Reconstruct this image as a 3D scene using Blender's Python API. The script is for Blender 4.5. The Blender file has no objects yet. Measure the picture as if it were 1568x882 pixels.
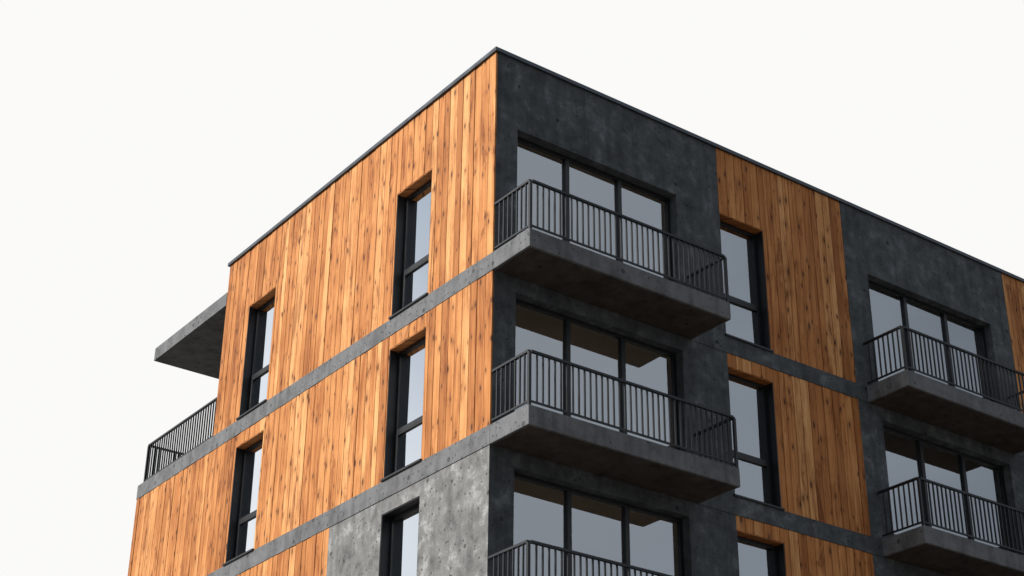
import bpy, math, random
from mathutils import Vector, Matrix
random.seed(7)
scene=bpy.context.scene
H=19.633
# ---------------------------------------------------------------- node helpers
def newmat(name):
    m=bpy.data.materials.new(name);m.use_nodes=True
    nt=m.node_tree;b=nt.nodes['Principled BSDF'];return m,nt,b
def N(nt,t,**k):
    n=nt.nodes.new(t)
    for a,v in k.items(): setattr(n,a,v)
    return n
def noise(nt,vec,scale,detail=6,rough=.55,dist=0):
    n=N(nt,'ShaderNodeTexNoise');n.inputs['Scale'].default_value=scale;n.inputs['Detail'].default_value=detail
    n.inputs['Roughness'].default_value=rough;n.inputs['Distortion'].default_value=dist
    nt.links.new(vec,n.inputs['Vector']);return n.outputs['Fac']
def ramp(nt,fac,stops,interp='LINEAR'):
    r=N(nt,'ShaderNodeValToRGB');cr=r.color_ramp;cr.interpolation=interp
    while len(cr.elements)<len(stops): cr.elements.new(.5)
    for e,(p,c) in zip(cr.elements,stops):
        e.position=p;e.color=(*c,1) if len(c)==3 else c
    nt.links.new(fac,r.inputs['Fac']);return r.outputs['Color']
def g(v): return (v,v,v)
def mix(nt,fac,a,b,mode='MIX'):
    n=N(nt,'ShaderNodeMix',data_type='RGBA',blend_type=mode)
    for s,v in ((0,fac),(6,a),(7,b)):
        if hasattr(v,'is_linked'): nt.links.new(v,n.inputs[s])
        else: n.inputs[s].default_value=v if s==0 else (*v,1)
    return n.outputs[2]
def mth(nt,op,a,b=None,c=None):
    n=N(nt,'ShaderNodeMath',operation=op)
    for i,v in enumerate((a,b,c)):
        if v is None: continue
        if hasattr(v,'is_linked'): nt.links.new(v,n.inputs[i])
        else: n.inputs[i].default_value=v
    return n.outputs[0]
def vm(nt,op,a,b):
    n=N(nt,'ShaderNodeVectorMath',operation=op)
    for i,v in enumerate((a,b)):
        if hasattr(v,'is_linked'): nt.links.new(v,n.inputs[i])
        else: n.inputs[i].default_value=v
    return n.outputs[0]
def bump(nt,b,h,strength,dist):
    n=N(nt,'ShaderNodeBump');n.inputs['Strength'].default_value=strength;n.inputs['Distance'].default_value=dist
    nt.links.new(h,n.inputs['Height']);nt.links.new(n.outputs[0],b.inputs['Normal'])
# ---------------------------------------------------------------- materials
def concrete(name,dark,mid,light,tint=(1,1,1),rough=.9):
    m,nt,b=newmat(name)
    co=N(nt,'ShaderNodeTexCoord').outputs['Object']
    n1=noise(nt,co,1.5,5,.6,.3)
    n2=noise(nt,vm(nt,'ADD',co,(7.3,2.1,5.5)),4.2,6,.64,.3)
    n3=noise(nt,co,34,4,.7)
    f=mth(nt,'ADD',mth(nt,'MULTIPLY',n1,.36),mth(nt,'ADD',mth(nt,'MULTIPLY',n2,.46),mth(nt,'MULTIPLY',n3,.18)))
    c=lambda v:tuple(v*t for t in tint)
    base=ramp(nt,f,[(.39,c(dark)),(.47,c(mid)),(.53,c(mid*1.22)),(.57,c((mid+light)/2)),(.64,c(light))])
    st=noise(nt,vm(nt,'MULTIPLY',co,(5,5,.35)),1,5,.6)   # rain streaks
    base=mix(nt,1,base,ramp(nt,st,[(.36,g(.80)),(.5,g(1)),(.66,g(1.07))]),'MULTIPLY')
    pits=None
    for scl,mx in ((3.6,.17),(10,.22)):
        v=N(nt,'ShaderNodeTexVoronoi');v.inputs['Scale'].default_value=scl;nt.links.new(co,v.inputs['Vector'])
        sep=N(nt,'ShaderNodeSeparateColor');nt.links.new(v.outputs['Color'],sep.inputs[0])
        p=mth(nt,'LESS_THAN',v.outputs['Distance'],mth(nt,'MULTIPLY',mth(nt,'POWER',sep.outputs[0],1.5),mx))
        pits=p if pits is None else mth(nt,'MAXIMUM',pits,p)
    base=mix(nt,mth(nt,'MULTIPLY',pits,.7),base,c(dark*.35))
    nt.links.new(base,b.inputs['Base Color'])
    b.inputs['Specular IOR Level'].default_value=.25
    nt.links.new(ramp(nt,n2,[(.3,g(rough-.12)),(.7,g(min(rough+.08,1)))]),b.inputs['Roughness'])
    h=mth(nt,'SUBTRACT',f,mth(nt,'MULTIPLY',pits,.25))
    bump(nt,b,h,.4,.02)
    return m
M={}
M['concrete']=concrete('dark_concrete',.056,.086,.20,(.90,1.0,1.07))
M['concrete_l']=concrete('light_concrete',.095,.175,.44,(1,1,.98))
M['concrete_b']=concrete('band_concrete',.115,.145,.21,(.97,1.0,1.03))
M['soffit']=concrete('shaded_soffit_concrete',.036,.056,.095,(1.20,.98,.84))  # darkened, browned concrete: underside shade and timber bounce painted into the colour
def wood():
    m,nt,b=newmat('timber_boards')
    co=N(nt,'ShaderNodeTexCoord').outputs['Object']
    at=N(nt,'ShaderNodeAttribute',attribute_name='brd')
    s=N(nt,'ShaderNodeSeparateColor');nt.links.new(at.outputs['Color'],s.inputs[0])
    r1,r2,r3=s.outputs
    sp=N(nt,'ShaderNodeSeparateXYZ');nt.links.new(co,sp.inputs[0])
    u=mth(nt,'ADD',sp.outputs[0],sp.outputs[1]);z=sp.outputs[2]
    def vec(su,sz,k):
        c=N(nt,'ShaderNodeCombineXYZ')
        nt.links.new(mth(nt,'ADD',mth(nt,'MULTIPLY',u,su),mth(nt,'MULTIPLY',r2,k)),c.inputs[0])
        nt.links.new(mth(nt,'ADD',mth(nt,'MULTIPLY',z,sz),mth(nt,'MULTIPLY',r1,k*1.7)),c.inputs[1])
        nt.links.new(mth(nt,'MULTIPLY',r3,31),c.inputs[2])
        return c.outputs[0]
    grain=noise(nt,vec(34,.8,57),1,5,.6,.5)
    wave=noise(nt,vec(8,.4,83),1,4,.6,1.2)
    stain=noise(nt,vec(4,.9,41),1,6,.7,.8)
    blot=noise(nt,co,.8,4,.6)
    base=ramp(nt,r1,[(0,(.42,.155,.043)),(.2,(.54,.213,.063)),(.7,(.63,.270,.087)),(1,(.74,.365,.136))])
    base=mix(nt,1,base,ramp(nt,grain,[(.34,(.72,.63,.55)),(.47,(.96,.95,.93)),(.66,(1.08,1.11,1.15))]),'MULTIPLY')
    base=mix(nt,1,base,ramp(nt,wave,[(.34,(.76,.67,.60)),(.48,(1,1,1)),(.66,(1.08,1.13,1.2))]),'MULTIPLY')
    base=mix(nt,1,base,ramp(nt,stain,[(.34,(.46,.37,.31)),(.43,(.86,.81,.78)),(.5,(1,1,1)),(.65,(1.06,1.08,1.1))]),'MULTIPLY')
    base=mix(nt,1,base,ramp(nt,blot,[(.35,(.88,.84,.80)),(.65,(1.08,1.12,1.18))]),'MULTIPLY')
    wob=noise(nt,vec(6,3,11),1,2)
    v=N(nt,'ShaderNodeTexVoronoi',voronoi_dimensions='2D');v.inputs['Scale'].default_value=1
    nt.links.new(vec(5.2,1.9,97),v.inputs['Vector'])
    vs=N(nt,'ShaderNodeSeparateColor');nt.links.new(v.outputs['Color'],vs.inputs[0])
    has=mth(nt,'GREATER_THAN',vs.outputs[1],.42)
    size=mth(nt,'ADD',mth(nt,'MULTIPLY',vs.outputs[0],.12),.055)
    rel=mth(nt,'DIVIDE',mth(nt,'ADD',v.outputs['Distance'],mth(nt,'MULTIPLY',mth(nt,'SUBTRACT',wob,.5),.08)),size)
    kn=mth(nt,'MULTIPLY',ramp(nt,rel,[(.45,g(1)),(1.0,g(0))]),has)
    rel2=mth(nt,'DIVIDE',v.outputs['Distance'],mth(nt,'MULTIPLY',size,2.6))
    halo=mth(nt,'MULTIPLY',ramp(nt,rel2,[(.2,g(.6)),(1.0,g(0))]),has)
    base=mix(nt,halo,base,(.27,.10,.03))
    base=mix(nt,mth(nt,'MULTIPLY',kn,.88),base,(.06,.020,.008))
    nt.links.new(base,b.inputs['Base Color'])
    b.inputs['Roughness'].default_value=.72
    b.inputs['Specular IOR Level'].default_value=.25
    bump(nt,b,mth(nt,'ADD',grain,mth(nt,'MULTIPLY',kn,-.3)),.4,.008)
    return m
M['wood']=wood()
def simple(name,col,rough=.5,metal=0,var=.15,scale=3):
    m,nt,b=newmat(name)
    co=N(nt,'ShaderNodeTexCoord').outputs['Object']
    n=noise(nt,co,scale,6,.6)
    nt.links.new(ramp(nt,n,[(.3,tuple(c*(1-var) for c in col)),(.7,tuple(c*(1+var) for c in col))]),b.inputs['Base Color'])
    nt.links.new(ramp(nt,n,[(.3,g(max(rough-.1,0))),(.7,g(rough+.1))]),b.inputs['Roughness'])
    b.inputs['Metallic'].default_value=metal
    return m
M['frame']=simple('anthracite_aluminium',(.010,.011,.013),.45)
M['coping']=simple('coping_sheet_metal',(.075,.09,.105),.4,.5)
M['rail']=simple('black_painted_steel',(.011,.013,.016),.5)
M['membrane']=simple('backing_membrane',(.010,.006,.004),.9)
M['interior']=simple('interior_plaster',(.68,.66,.63),.8,0,.06,1)
M['ceiling']=simple('ceiling_plaster',(.80,.72,.63),.8,0,.06,1)
M['floor']=simple('oak_floor',(.45,.34,.23),.5)
def glass():
    m,nt,b=newmat('window_glass');nt.nodes.remove(b)
    out=nt.nodes['Material Output']
    gl=N(nt,'ShaderNodeBsdfGlossy');gl.inputs['Color'].default_value=(.91,.955,1,1);gl.inputs['Roughness'].default_value=.01
    tr=N(nt,'ShaderNodeBsdfTransparent');tr.inputs['Color'].default_value=(.95,.96,.96,1)
    fr=N(nt,'ShaderNodeFresnel');fr.inputs['IOR'].default_value=1.5
    fac=mth(nt,'ADD',mth(nt,'MULTIPLY',fr.outputs[0],.9),.42)
    mx=N(nt,'ShaderNodeMixShader');nt.links.new(fac,mx.inputs[0]);nt.links.new(tr.outputs[0],mx.inputs[1]);nt.links.new(gl.outputs[0],mx.inputs[2])
    co=N(nt,'ShaderNodeTexCoord').outputs['Object']
    bp=N(nt,'ShaderNodeBump');bp.inputs['Strength'].default_value=.15;bp.inputs['Distance'].default_value=.01
    nt.links.new(noise(nt,co,.7,1),bp.inputs['Height']);nt.links.new(bp.outputs[0],gl.inputs['Normal'])
    nt.links.new(mx.outputs[0],out.inputs['Surface']);return m
M['glass']=glass()
# ---------------------------------------------------------------- mesh collector
parts={}
def part(n): return parts.setdefault(n,{'v':[],'f':[],'m':[],'c':[],'mats':[]})
def add(n,mat,vs,fs,col=(.5,.5,.5)):
    p=part(n);o=len(p['v'])
    if mat not in p['mats']: p['mats'].append(mat)
    mi=p['mats'].index(mat)
    p['v']+=vs
    for f in fs: p['f'].append([o+i for i in f]);p['m'].append(mi);p['c'].append(col)
def box(n,mat,x0,x1,y0,y1,z0,z1,col=(.5,.5,.5)):
    if x0>x1:x0,x1=x1,x0
    if y0>y1:y0,y1=y1,y0
    if z0>z1:z0,z1=z1,z0
    vs=[(x0,y0,z0),(x1,y0,z0),(x1,y1,z0),(x0,y1,z0),(x0,y0,z1),(x1,y0,z1),(x1,y1,z1),(x0,y1,z1)]
    add(n,mat,vs,[(0,3,2,1),(4,5,6,7),(0,1,5,4),(1,2,6,5),(2,3,7,6),(3,0,4,7)],col)
# facade box: face 'R' (plane y=0) or 'L' (plane x=0), d = depth inward
def fb(n,mat,face,u0,u1,d0,d1,z0,z1,col=(.5,.5,.5)):
    if face=='R': box(n,mat,u0,u1,d0,d1,z0,z1,col)
    else: box(n,mat,d0,d1,u0,u1,z0,z1,col)
def cells(n,mat,face,u0,u1,z0,z1,ops,d0,d1):
    us=sorted({u0,u1,*[min(max(o[i],u0),u1) for o in ops for i in (0,1)]})
    for a,b in zip(us,us[1:]):
        mid=(a+b)/2;segs=[(z0,z1)]
        for o in ops:
            if o[0]<mid<o[1]:
                ns=[]
                for s,e in segs:
                    lo,hi=max(s,o[2]),min(e,o[3])
                    if hi<=lo: ns.append((s,e));continue
                    if lo>s+1e-4: ns.append((s,lo))
                    if hi<e-1e-4: ns.append((hi,e))
                segs=ns
        for s,e in segs: fb(n,mat,face,a,b,d0,d1,s,e)
def boards(face,u0,u1,z0,z1,ops):
    u=u0
    while u<u1-.01:
        w=random.choice([.15,.18,.2,.2,.22,.24]);e=min(u+w,u1)
        if u1-e<.08: e=u1
        col=(random.random(),random.random(),random.random())
        dd=random.uniform(-.005,.005)
        gp=.014
        a,b=u+gp/2,e-gp/2
        us=sorted({a,b,*[x for o in ops for x in (o[0],o[1]) if a<x<b]})
        for s,t in zip(us,us[1:]):
            mid=(s+t)/2;segs=[(z0,z1)]
            for o in ops:
                if o[0]<mid<o[1]:
                    ns=[]
                    for p,q in segs:
                        lo,hi=max(p,o[2]),min(q,o[3])
                        if hi<=lo: ns.append((p,q));continue
                        if lo>p+1e-3: ns.append((p,lo))
                        if hi<q-1e-3: ns.append((hi,q))
                    segs=ns
            for p,q in segs: fb('timber_cladding','wood',face,s,t,dd,.03,p,q,col)
        u=e
def pane(face,u0,u1,d,z0,z1):
    j=lambda:random.uniform(-.005,.005)
    P=[(u0,z0),(u1,z0),(u1,z1),(u0,z1)]
    k=[j(),j(),j()];k.append(k[0]+k[2]-k[1])
    vs=[(a,d+q,c) if face=='R' else (d+q,a,c) for (a,c),q in zip(P,k)]
    add('window_glass','glass',vs,[(0,1,2,3)])
def window(face,u0,u1,z0,z1,kind,lined,head='wood'):
    fr='window_frames';D=.185;T=.07
    if lined:   # folded metal lining of the reveals
        L=.018
        fb(fr,'frame',face,u0,u0+L,.006,D,z0,z1-.002)
        fb(fr,'frame',face,u1-L,u1,.006,D,z0,z1-.002)
        fb('timber_cladding' if head=='wood' else fr,head,face,u0+L,u1-L,.006,D,z1-.02,z1-.002,(.05,.4,.8))
        fb(fr,'frame',face,u0-.03,u1+.03,-.045,D,z0,z0+.035)
        u0+=L;u1-=L;z1-=.02;z0+=.035
    w=.065
    fb(fr,'frame',face,u0,u0+w,D,D+T,z0,z1)
    fb(fr,'frame',face,u1-w,u1,D,D+T,z0,z1)
    fb(fr,'frame',face,u0+w,u1-w,D,D+T,z1-w,z1)
    fb(fr,'frame',face,u0+w,u1-w,D,D+T,z0,z0+w)
    a,b,c,d=u0+w,u1-w,z0+w,z1-w
    gd=D+.035
    if kind=='three':
        mw=.085;W=(b-a-2*mw)/3
        for i in range(3):
            s=a+i*(W+mw)
            pane(face,s,s+W,gd,c,d)
            if i<2: fb(fr,'frame',face,s+W,s+W+mw,D-.02,D+T+.002,c,d)
    else:
        t=c+(d-c)*.36
        fb(fr,'frame',face,a,b,D-.012,D+T+.002,t-.04,t+.04)
        pane(face,a,b,gd,t+.04,d)
        s=.035
        fb(fr,'frame',face,a,a+s,D-.01,D+.05,c,t-.04);fb(fr,'frame',face,b-s,b,D-.01,D+.05,c,t-.04)
        fb(fr,'frame',face,a+s,b-s,D-.01,D+.05,c,c+s);fb(fr,'frame',face,a+s,b-s,D-.01,D+.05,t-.04-s,t-.04)
        pane(face,a+s,b-s,gd-.01,c+s,t-.04-s)
# ---------------------------------------------------------------- layout
X1,X2,X3=5.224,8.637,13.696
P=X3-X1
XE=X2+P+5.06
YL1,YL2=10.044,13.672
zt=[H-4.133-3.1*k for k in range(6)]
zb=[z-.331 for z in zt]
heads=[H-1.522]+[H-4.73-3.1*k for k in range(5)]
CAP=.075
bays=[(0,X1,.479,4.148),(X2,X3,9.278,13.063),(X2+P,XE,9.278+P,13.063+P)]
woods=[(X1,X2,X1+.0,6.362),(X3,X2+P,X3+1.6,X3+2.74)]
lw=[(1.961,3.134),(7.754,8.923)]
TH=.25
for k in range(6):
    z0=zt[k]; z1=(H-CAP) if k==0 else zb[k-1]
    hd=heads[k]
    for (a,b,oa,ob) in bays:
        op=[(oa,ob,z0,hd)]
        cells('concrete_walls','concrete','R',max(a,TH) if a==0 else a,b,z0,z1,op,0,TH)
        window('R',oa,ob,z0,hd,'three',False)
    box('concrete_walls','concrete',.032 if k<2 else 0.0,TH,0,TH,z0,z1)
    for i,(a,b,oa,ob) in enumerate(woods):
        op=[(oa,ob,z0,hd)]
        cells('backing_walls','membrane','R',a,b,z0,z1,op,.034,TH)
        boards('R',a,b,z0+.006,z1-.006,op)
        window('R',oa,ob,z0,hd,'two',True)
    ye=YL1 if k==0 else YL2
    op=[(a,b,z0,hd) for a,b in lw]
    if k>=2:
        ys=4.884
        cells('concrete_walls_west','concrete_l','L',TH,ys,z0,z1-.012,[o for o in op if o[0]<ys],-.003,TH)
        fb('concrete_walls_west','concrete_l','L',.002,TH,-.003,-.0005,z0,z1-.012)
        cells('backing_walls','membrane','L',ys,ye,z0,z1,[o for o in op if o[0]>ys],.034,TH)
        boards('L',ys,ye,z0+.006,z1-.006,[o for o in op if o[0]>ys])
    else:
        cells('backing_walls','membrane','L',TH,ye,z0,z1,op,.034,TH)
        boards('L',0.0,ye,z0+.006,z1-.006,op)
    for (a,b) in lw: window('L',a,b,z0,hd,'two',True,'frame' if (k>=2 and a<4) else 'wood')
    if k<5:
        e=.012
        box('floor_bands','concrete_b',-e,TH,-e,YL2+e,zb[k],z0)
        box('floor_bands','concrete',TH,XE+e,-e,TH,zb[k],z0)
    yb=ye-TH
    ct=hd+.16
    box('interior_ceilings','ceiling',TH+.004,XE-TH,TH+.004,yb,ct,z1-.05 if k==0 else z1)
    box('interior_floors','floor',TH+.004,XE-TH,TH+.004,yb,z0-.15,z0-.004)
    box('interior_partitions','interior',TH+.01,XE-TH,5.2,5.3,z0,ct-.002)
    for x in (5.0,7.6,X2+.1,X3-.1,X3+3.2,X2+P+.1):
        box('interior_partitions','interior',x,x+.1,TH+.01,5.19,z0,ct-.002)
    box('interior_partitions','interior',4.2,4.3,5.31,yb,z0,ct-.002)
    box('rear_walls','concrete',TH,XE,ye-TH+.002,ye,z0,z1)
    box('rear_walls','concrete',XE-TH+.002,XE,TH,ye-TH,z0,z1)
box('roof_deck','concrete',TH+.01,XE-.01,TH+.01,YL1-TH,H-.45,H-.35)
o=.045
box('roof_coping','coping',-o,XE+o,-o,.33,H-CAP,H)
box('roof_coping','coping',-o,.33,.33,YL1+o,H-CAP,H)
box('roof_coping','coping',.33,XE+o,YL1-.3,YL1+o,H-CAP,H)
box('roof_coping','coping',XE-.33,XE+o,.33,YL1-.3,H-CAP,H)
box('terrace_floor','concrete_b',TH+.01,XE-.01,YL1+.001,YL2-.01,zt[0]-.2,zt[0]-.02)
box('terrace_canopy','concrete_b',-.012,9.0,YL1+.002,13.636,H-1.046,H-.729)
# ---------------------------------------------------------------- railings
def rail_run(n,p,q,zbase,ztop,posts=(True,True),sp=.118):
    p=Vector(p);q=Vector(q);L=(q-p).length;d=(q-p)/L
    ax=abs(d.x)>.5
    def rb(s,e,hw,z0,z1):
        a=p+d*s;b=p+d*e
        if ax: box(n,'rail',min(a.x,b.x),max(a.x,b.x),a.y-hw,a.y+hw,z0,z1)
        else: box(n,'rail',a.x-hw,a.x+hw,min(a.y,b.y),max(a.y,b.y),z0,z1)
    rb(.0,L,.026,ztop-.04,ztop)
    rb(.0,L,.014,zbase+.06,zbase+.09)
    m=max(1,round(L/sp))
    for i in range(1,m):
        s=L*i/m
        rb(s-.011,s+.011,.014,zbase+.091,ztop-.041)
    for i,t in enumerate((0,L)):
        if posts[i]: rb(t-.024,t+.024,.0245,zbase,ztop-.0405)
def balcony(x0,x1,k):
    z1=zt[k];z0=zb[k];dp=1.03
    n='balcony_slabs'
    box(n,'concrete_b' ,x0,x1,-dp,-.0125,z0,z1)
    box('balcony_soffits','soffit',x0+.05,x1-.05,-dp+.05,-.02,z0-.006,z0+.01)  # thin sheet under the slab, carries the painted shade
    r='balcony_railings'
    i=.035
    rail_run(r,(x0+i+.03,-dp+i,0),(x1-i-.03,-dp+i,0),z1,z1+.942,(False,False))
    rail_run(r,(x0+i,-dp+i,0),(x0+i,-.02,0),z1,z1+.942,(True,False))
    rail_run(r,(x1-i,-dp+i,0),(x1-i,-.02,0),z1,z1+.942,(True,False))
for k in range(5):
    balcony(-.012,4.375,k);balcony(8.9,8.9+4.39,k);balcony(8.9+P,8.9+4.39+P,k)
rail_run('terrace_railing',(.06,YL1+.03,0),(.06,YL2-.18,0),zt[0],zt[0]+.95,(False,True))
rail_run('terrace_railing',(.11,YL2-.18,0),(8,YL2-.18,0),zt[0],zt[0]+.95,(False,True))
# ---------------------------------------------------------------- create objects
root=bpy.data.objects.new('apartment_building',None);scene.collection.objects.link(root)
for n,p in parts.items():
    me=bpy.data.meshes.new(n);me.from_pydata(p['v'],[],p['f'])
    for m in p['mats']: me.materials.append(M[m])
    me.polygons.foreach_set('material_index',p['m'])
    if 'wood' in p['mats']:
        at=me.color_attributes.new('brd','FLOAT_COLOR','CORNER')
        for poly,c in zip(me.polygons,p['c']):
            for li in poly.loop_indices: at.data[li].color=(*c,1)
    me.update()
    ob=bpy.data.objects.new(n,me);scene.collection.objects.link(ob);ob.parent=root
    if n in('balcony_slabs',):
        bv=ob.modifiers.new('bevel','BEVEL');bv.width=.012;bv.segments=2;bv.limit_method='ANGLE'
# ---------------------------------------------------------------- ground
gm=simple('paving_ground',(.11,.095,.08),.85,0,.2,.4)
me=bpy.data.meshes.new('ground');S=1500
me.from_pydata([(-S,-S,0),(S,-S,0),(S,S,0),(-S,S,0)],[],[(0,1,2,3)]);me.materials.append(gm)
go=bpy.data.objects.new('ground',me);scene.collection.objects.link(go);go.location.z=-.01
# ---------------------------------------------------------------- sky and sun
sd=Vector((-.76,.20,.52)).normalized()
elev=math.asin(sd.z);azi=math.atan2(sd.x,sd.y)
w=bpy.data.worlds.new('World');scene.world=w;w.use_nodes=True;nt=w.node_tree
bg=nt.nodes['Background'];out=nt.nodes['World Output']
sk=N(nt,'ShaderNodeTexSky',sky_type='NISHITA');sk.sun_disc=False;sk.sun_elevation=elev;sk.sun_rotation=azi
nt.links.new(sk.outputs[0],bg.inputs['Color']);bg.inputs['Strength'].default_value=.005
tc=N(nt,'ShaderNodeTexCoord').outputs['Generated']
dt=N(nt,'ShaderNodeVectorMath',operation='DOT_PRODUCT');nt.links.new(tc,dt.inputs[0]);dt.inputs[1].default_value=(.42,.88,.10)
cl=noise(nt,vm(nt,'MULTIPLY',tc,(1,1,2.2)),3.0,4,.5)
f0=mth(nt,'MULTIPLY_ADD',dt.outputs['Value'],.5,.5)
amp=mth(nt,'MULTIPLY',mth(nt,'SUBTRACT',1.05,f0),.5)
f=mth(nt,'ADD',f0,mth(nt,'MULTIPLY',mth(nt,'SUBTRACT',cl,.5),amp))
oc=ramp(nt,f,[(.05,(.20,.23,.27)),(.15,(.33,.37,.42)),(.26,(.50,.54,.59)),(.36,(.46,.50,.55)),(.48,(.26,.29,.33)),(.72,(.46,.50,.56)),(.83,(.985,.975,.96))])
b2=N(nt,'ShaderNodeBackground');nt.links.new(oc,b2.inputs['Color']);b2.inputs['Strength'].default_value=.97
ad=N(nt,'ShaderNodeAddShader');nt.links.new(bg.outputs[0],ad.inputs[0]);nt.links.new(b2.outputs[0],ad.inputs[1])
nt.links.new(ad.outputs[0],out.inputs['Surface'])
sl=bpy.data.lights.new('sun','SUN');sl.energy=5.0;sl.angle=math.radians(15);sl.color=(1,.965,.92)
so=bpy.data.objects.new('sun',sl);scene.collection.objects.link(so)
so.rotation_euler=sd.to_track_quat('Z','Y').to_euler();so.location=sd*60
# ---------------------------------------------------------------- camera
f_px,yaw,pit,rol=2542.8,math.radians(54.041),math.radians(27.660),math.radians(.653)
fw=Vector((math.cos(yaw)*math.cos(pit),math.sin(yaw)*math.cos(pit),math.sin(pit)))
r=Vector((math.sin(yaw),-math.cos(yaw),0));u=r.cross(fw)
r2=r*math.cos(rol)+u*math.sin(rol);u2=-r*math.sin(rol)+u*math.cos(rol)
cam=bpy.data.cameras.new('camera');cam.lens=f_px/1568*36;cam.clip_end=5000
c=bpy.data.objects.new('camera',cam);scene.collection.objects.link(c)
mt=Matrix((r2,u2,-fw)).transposed().to_4x4();mt.translation=Vector((-13.911,-19.722,H-17.448))
c.matrix_world=mt
scene.camera=c
scene.view_settings.view_transform='Standard';scene.view_settings.look='None';scene.view_settings.exposure=0
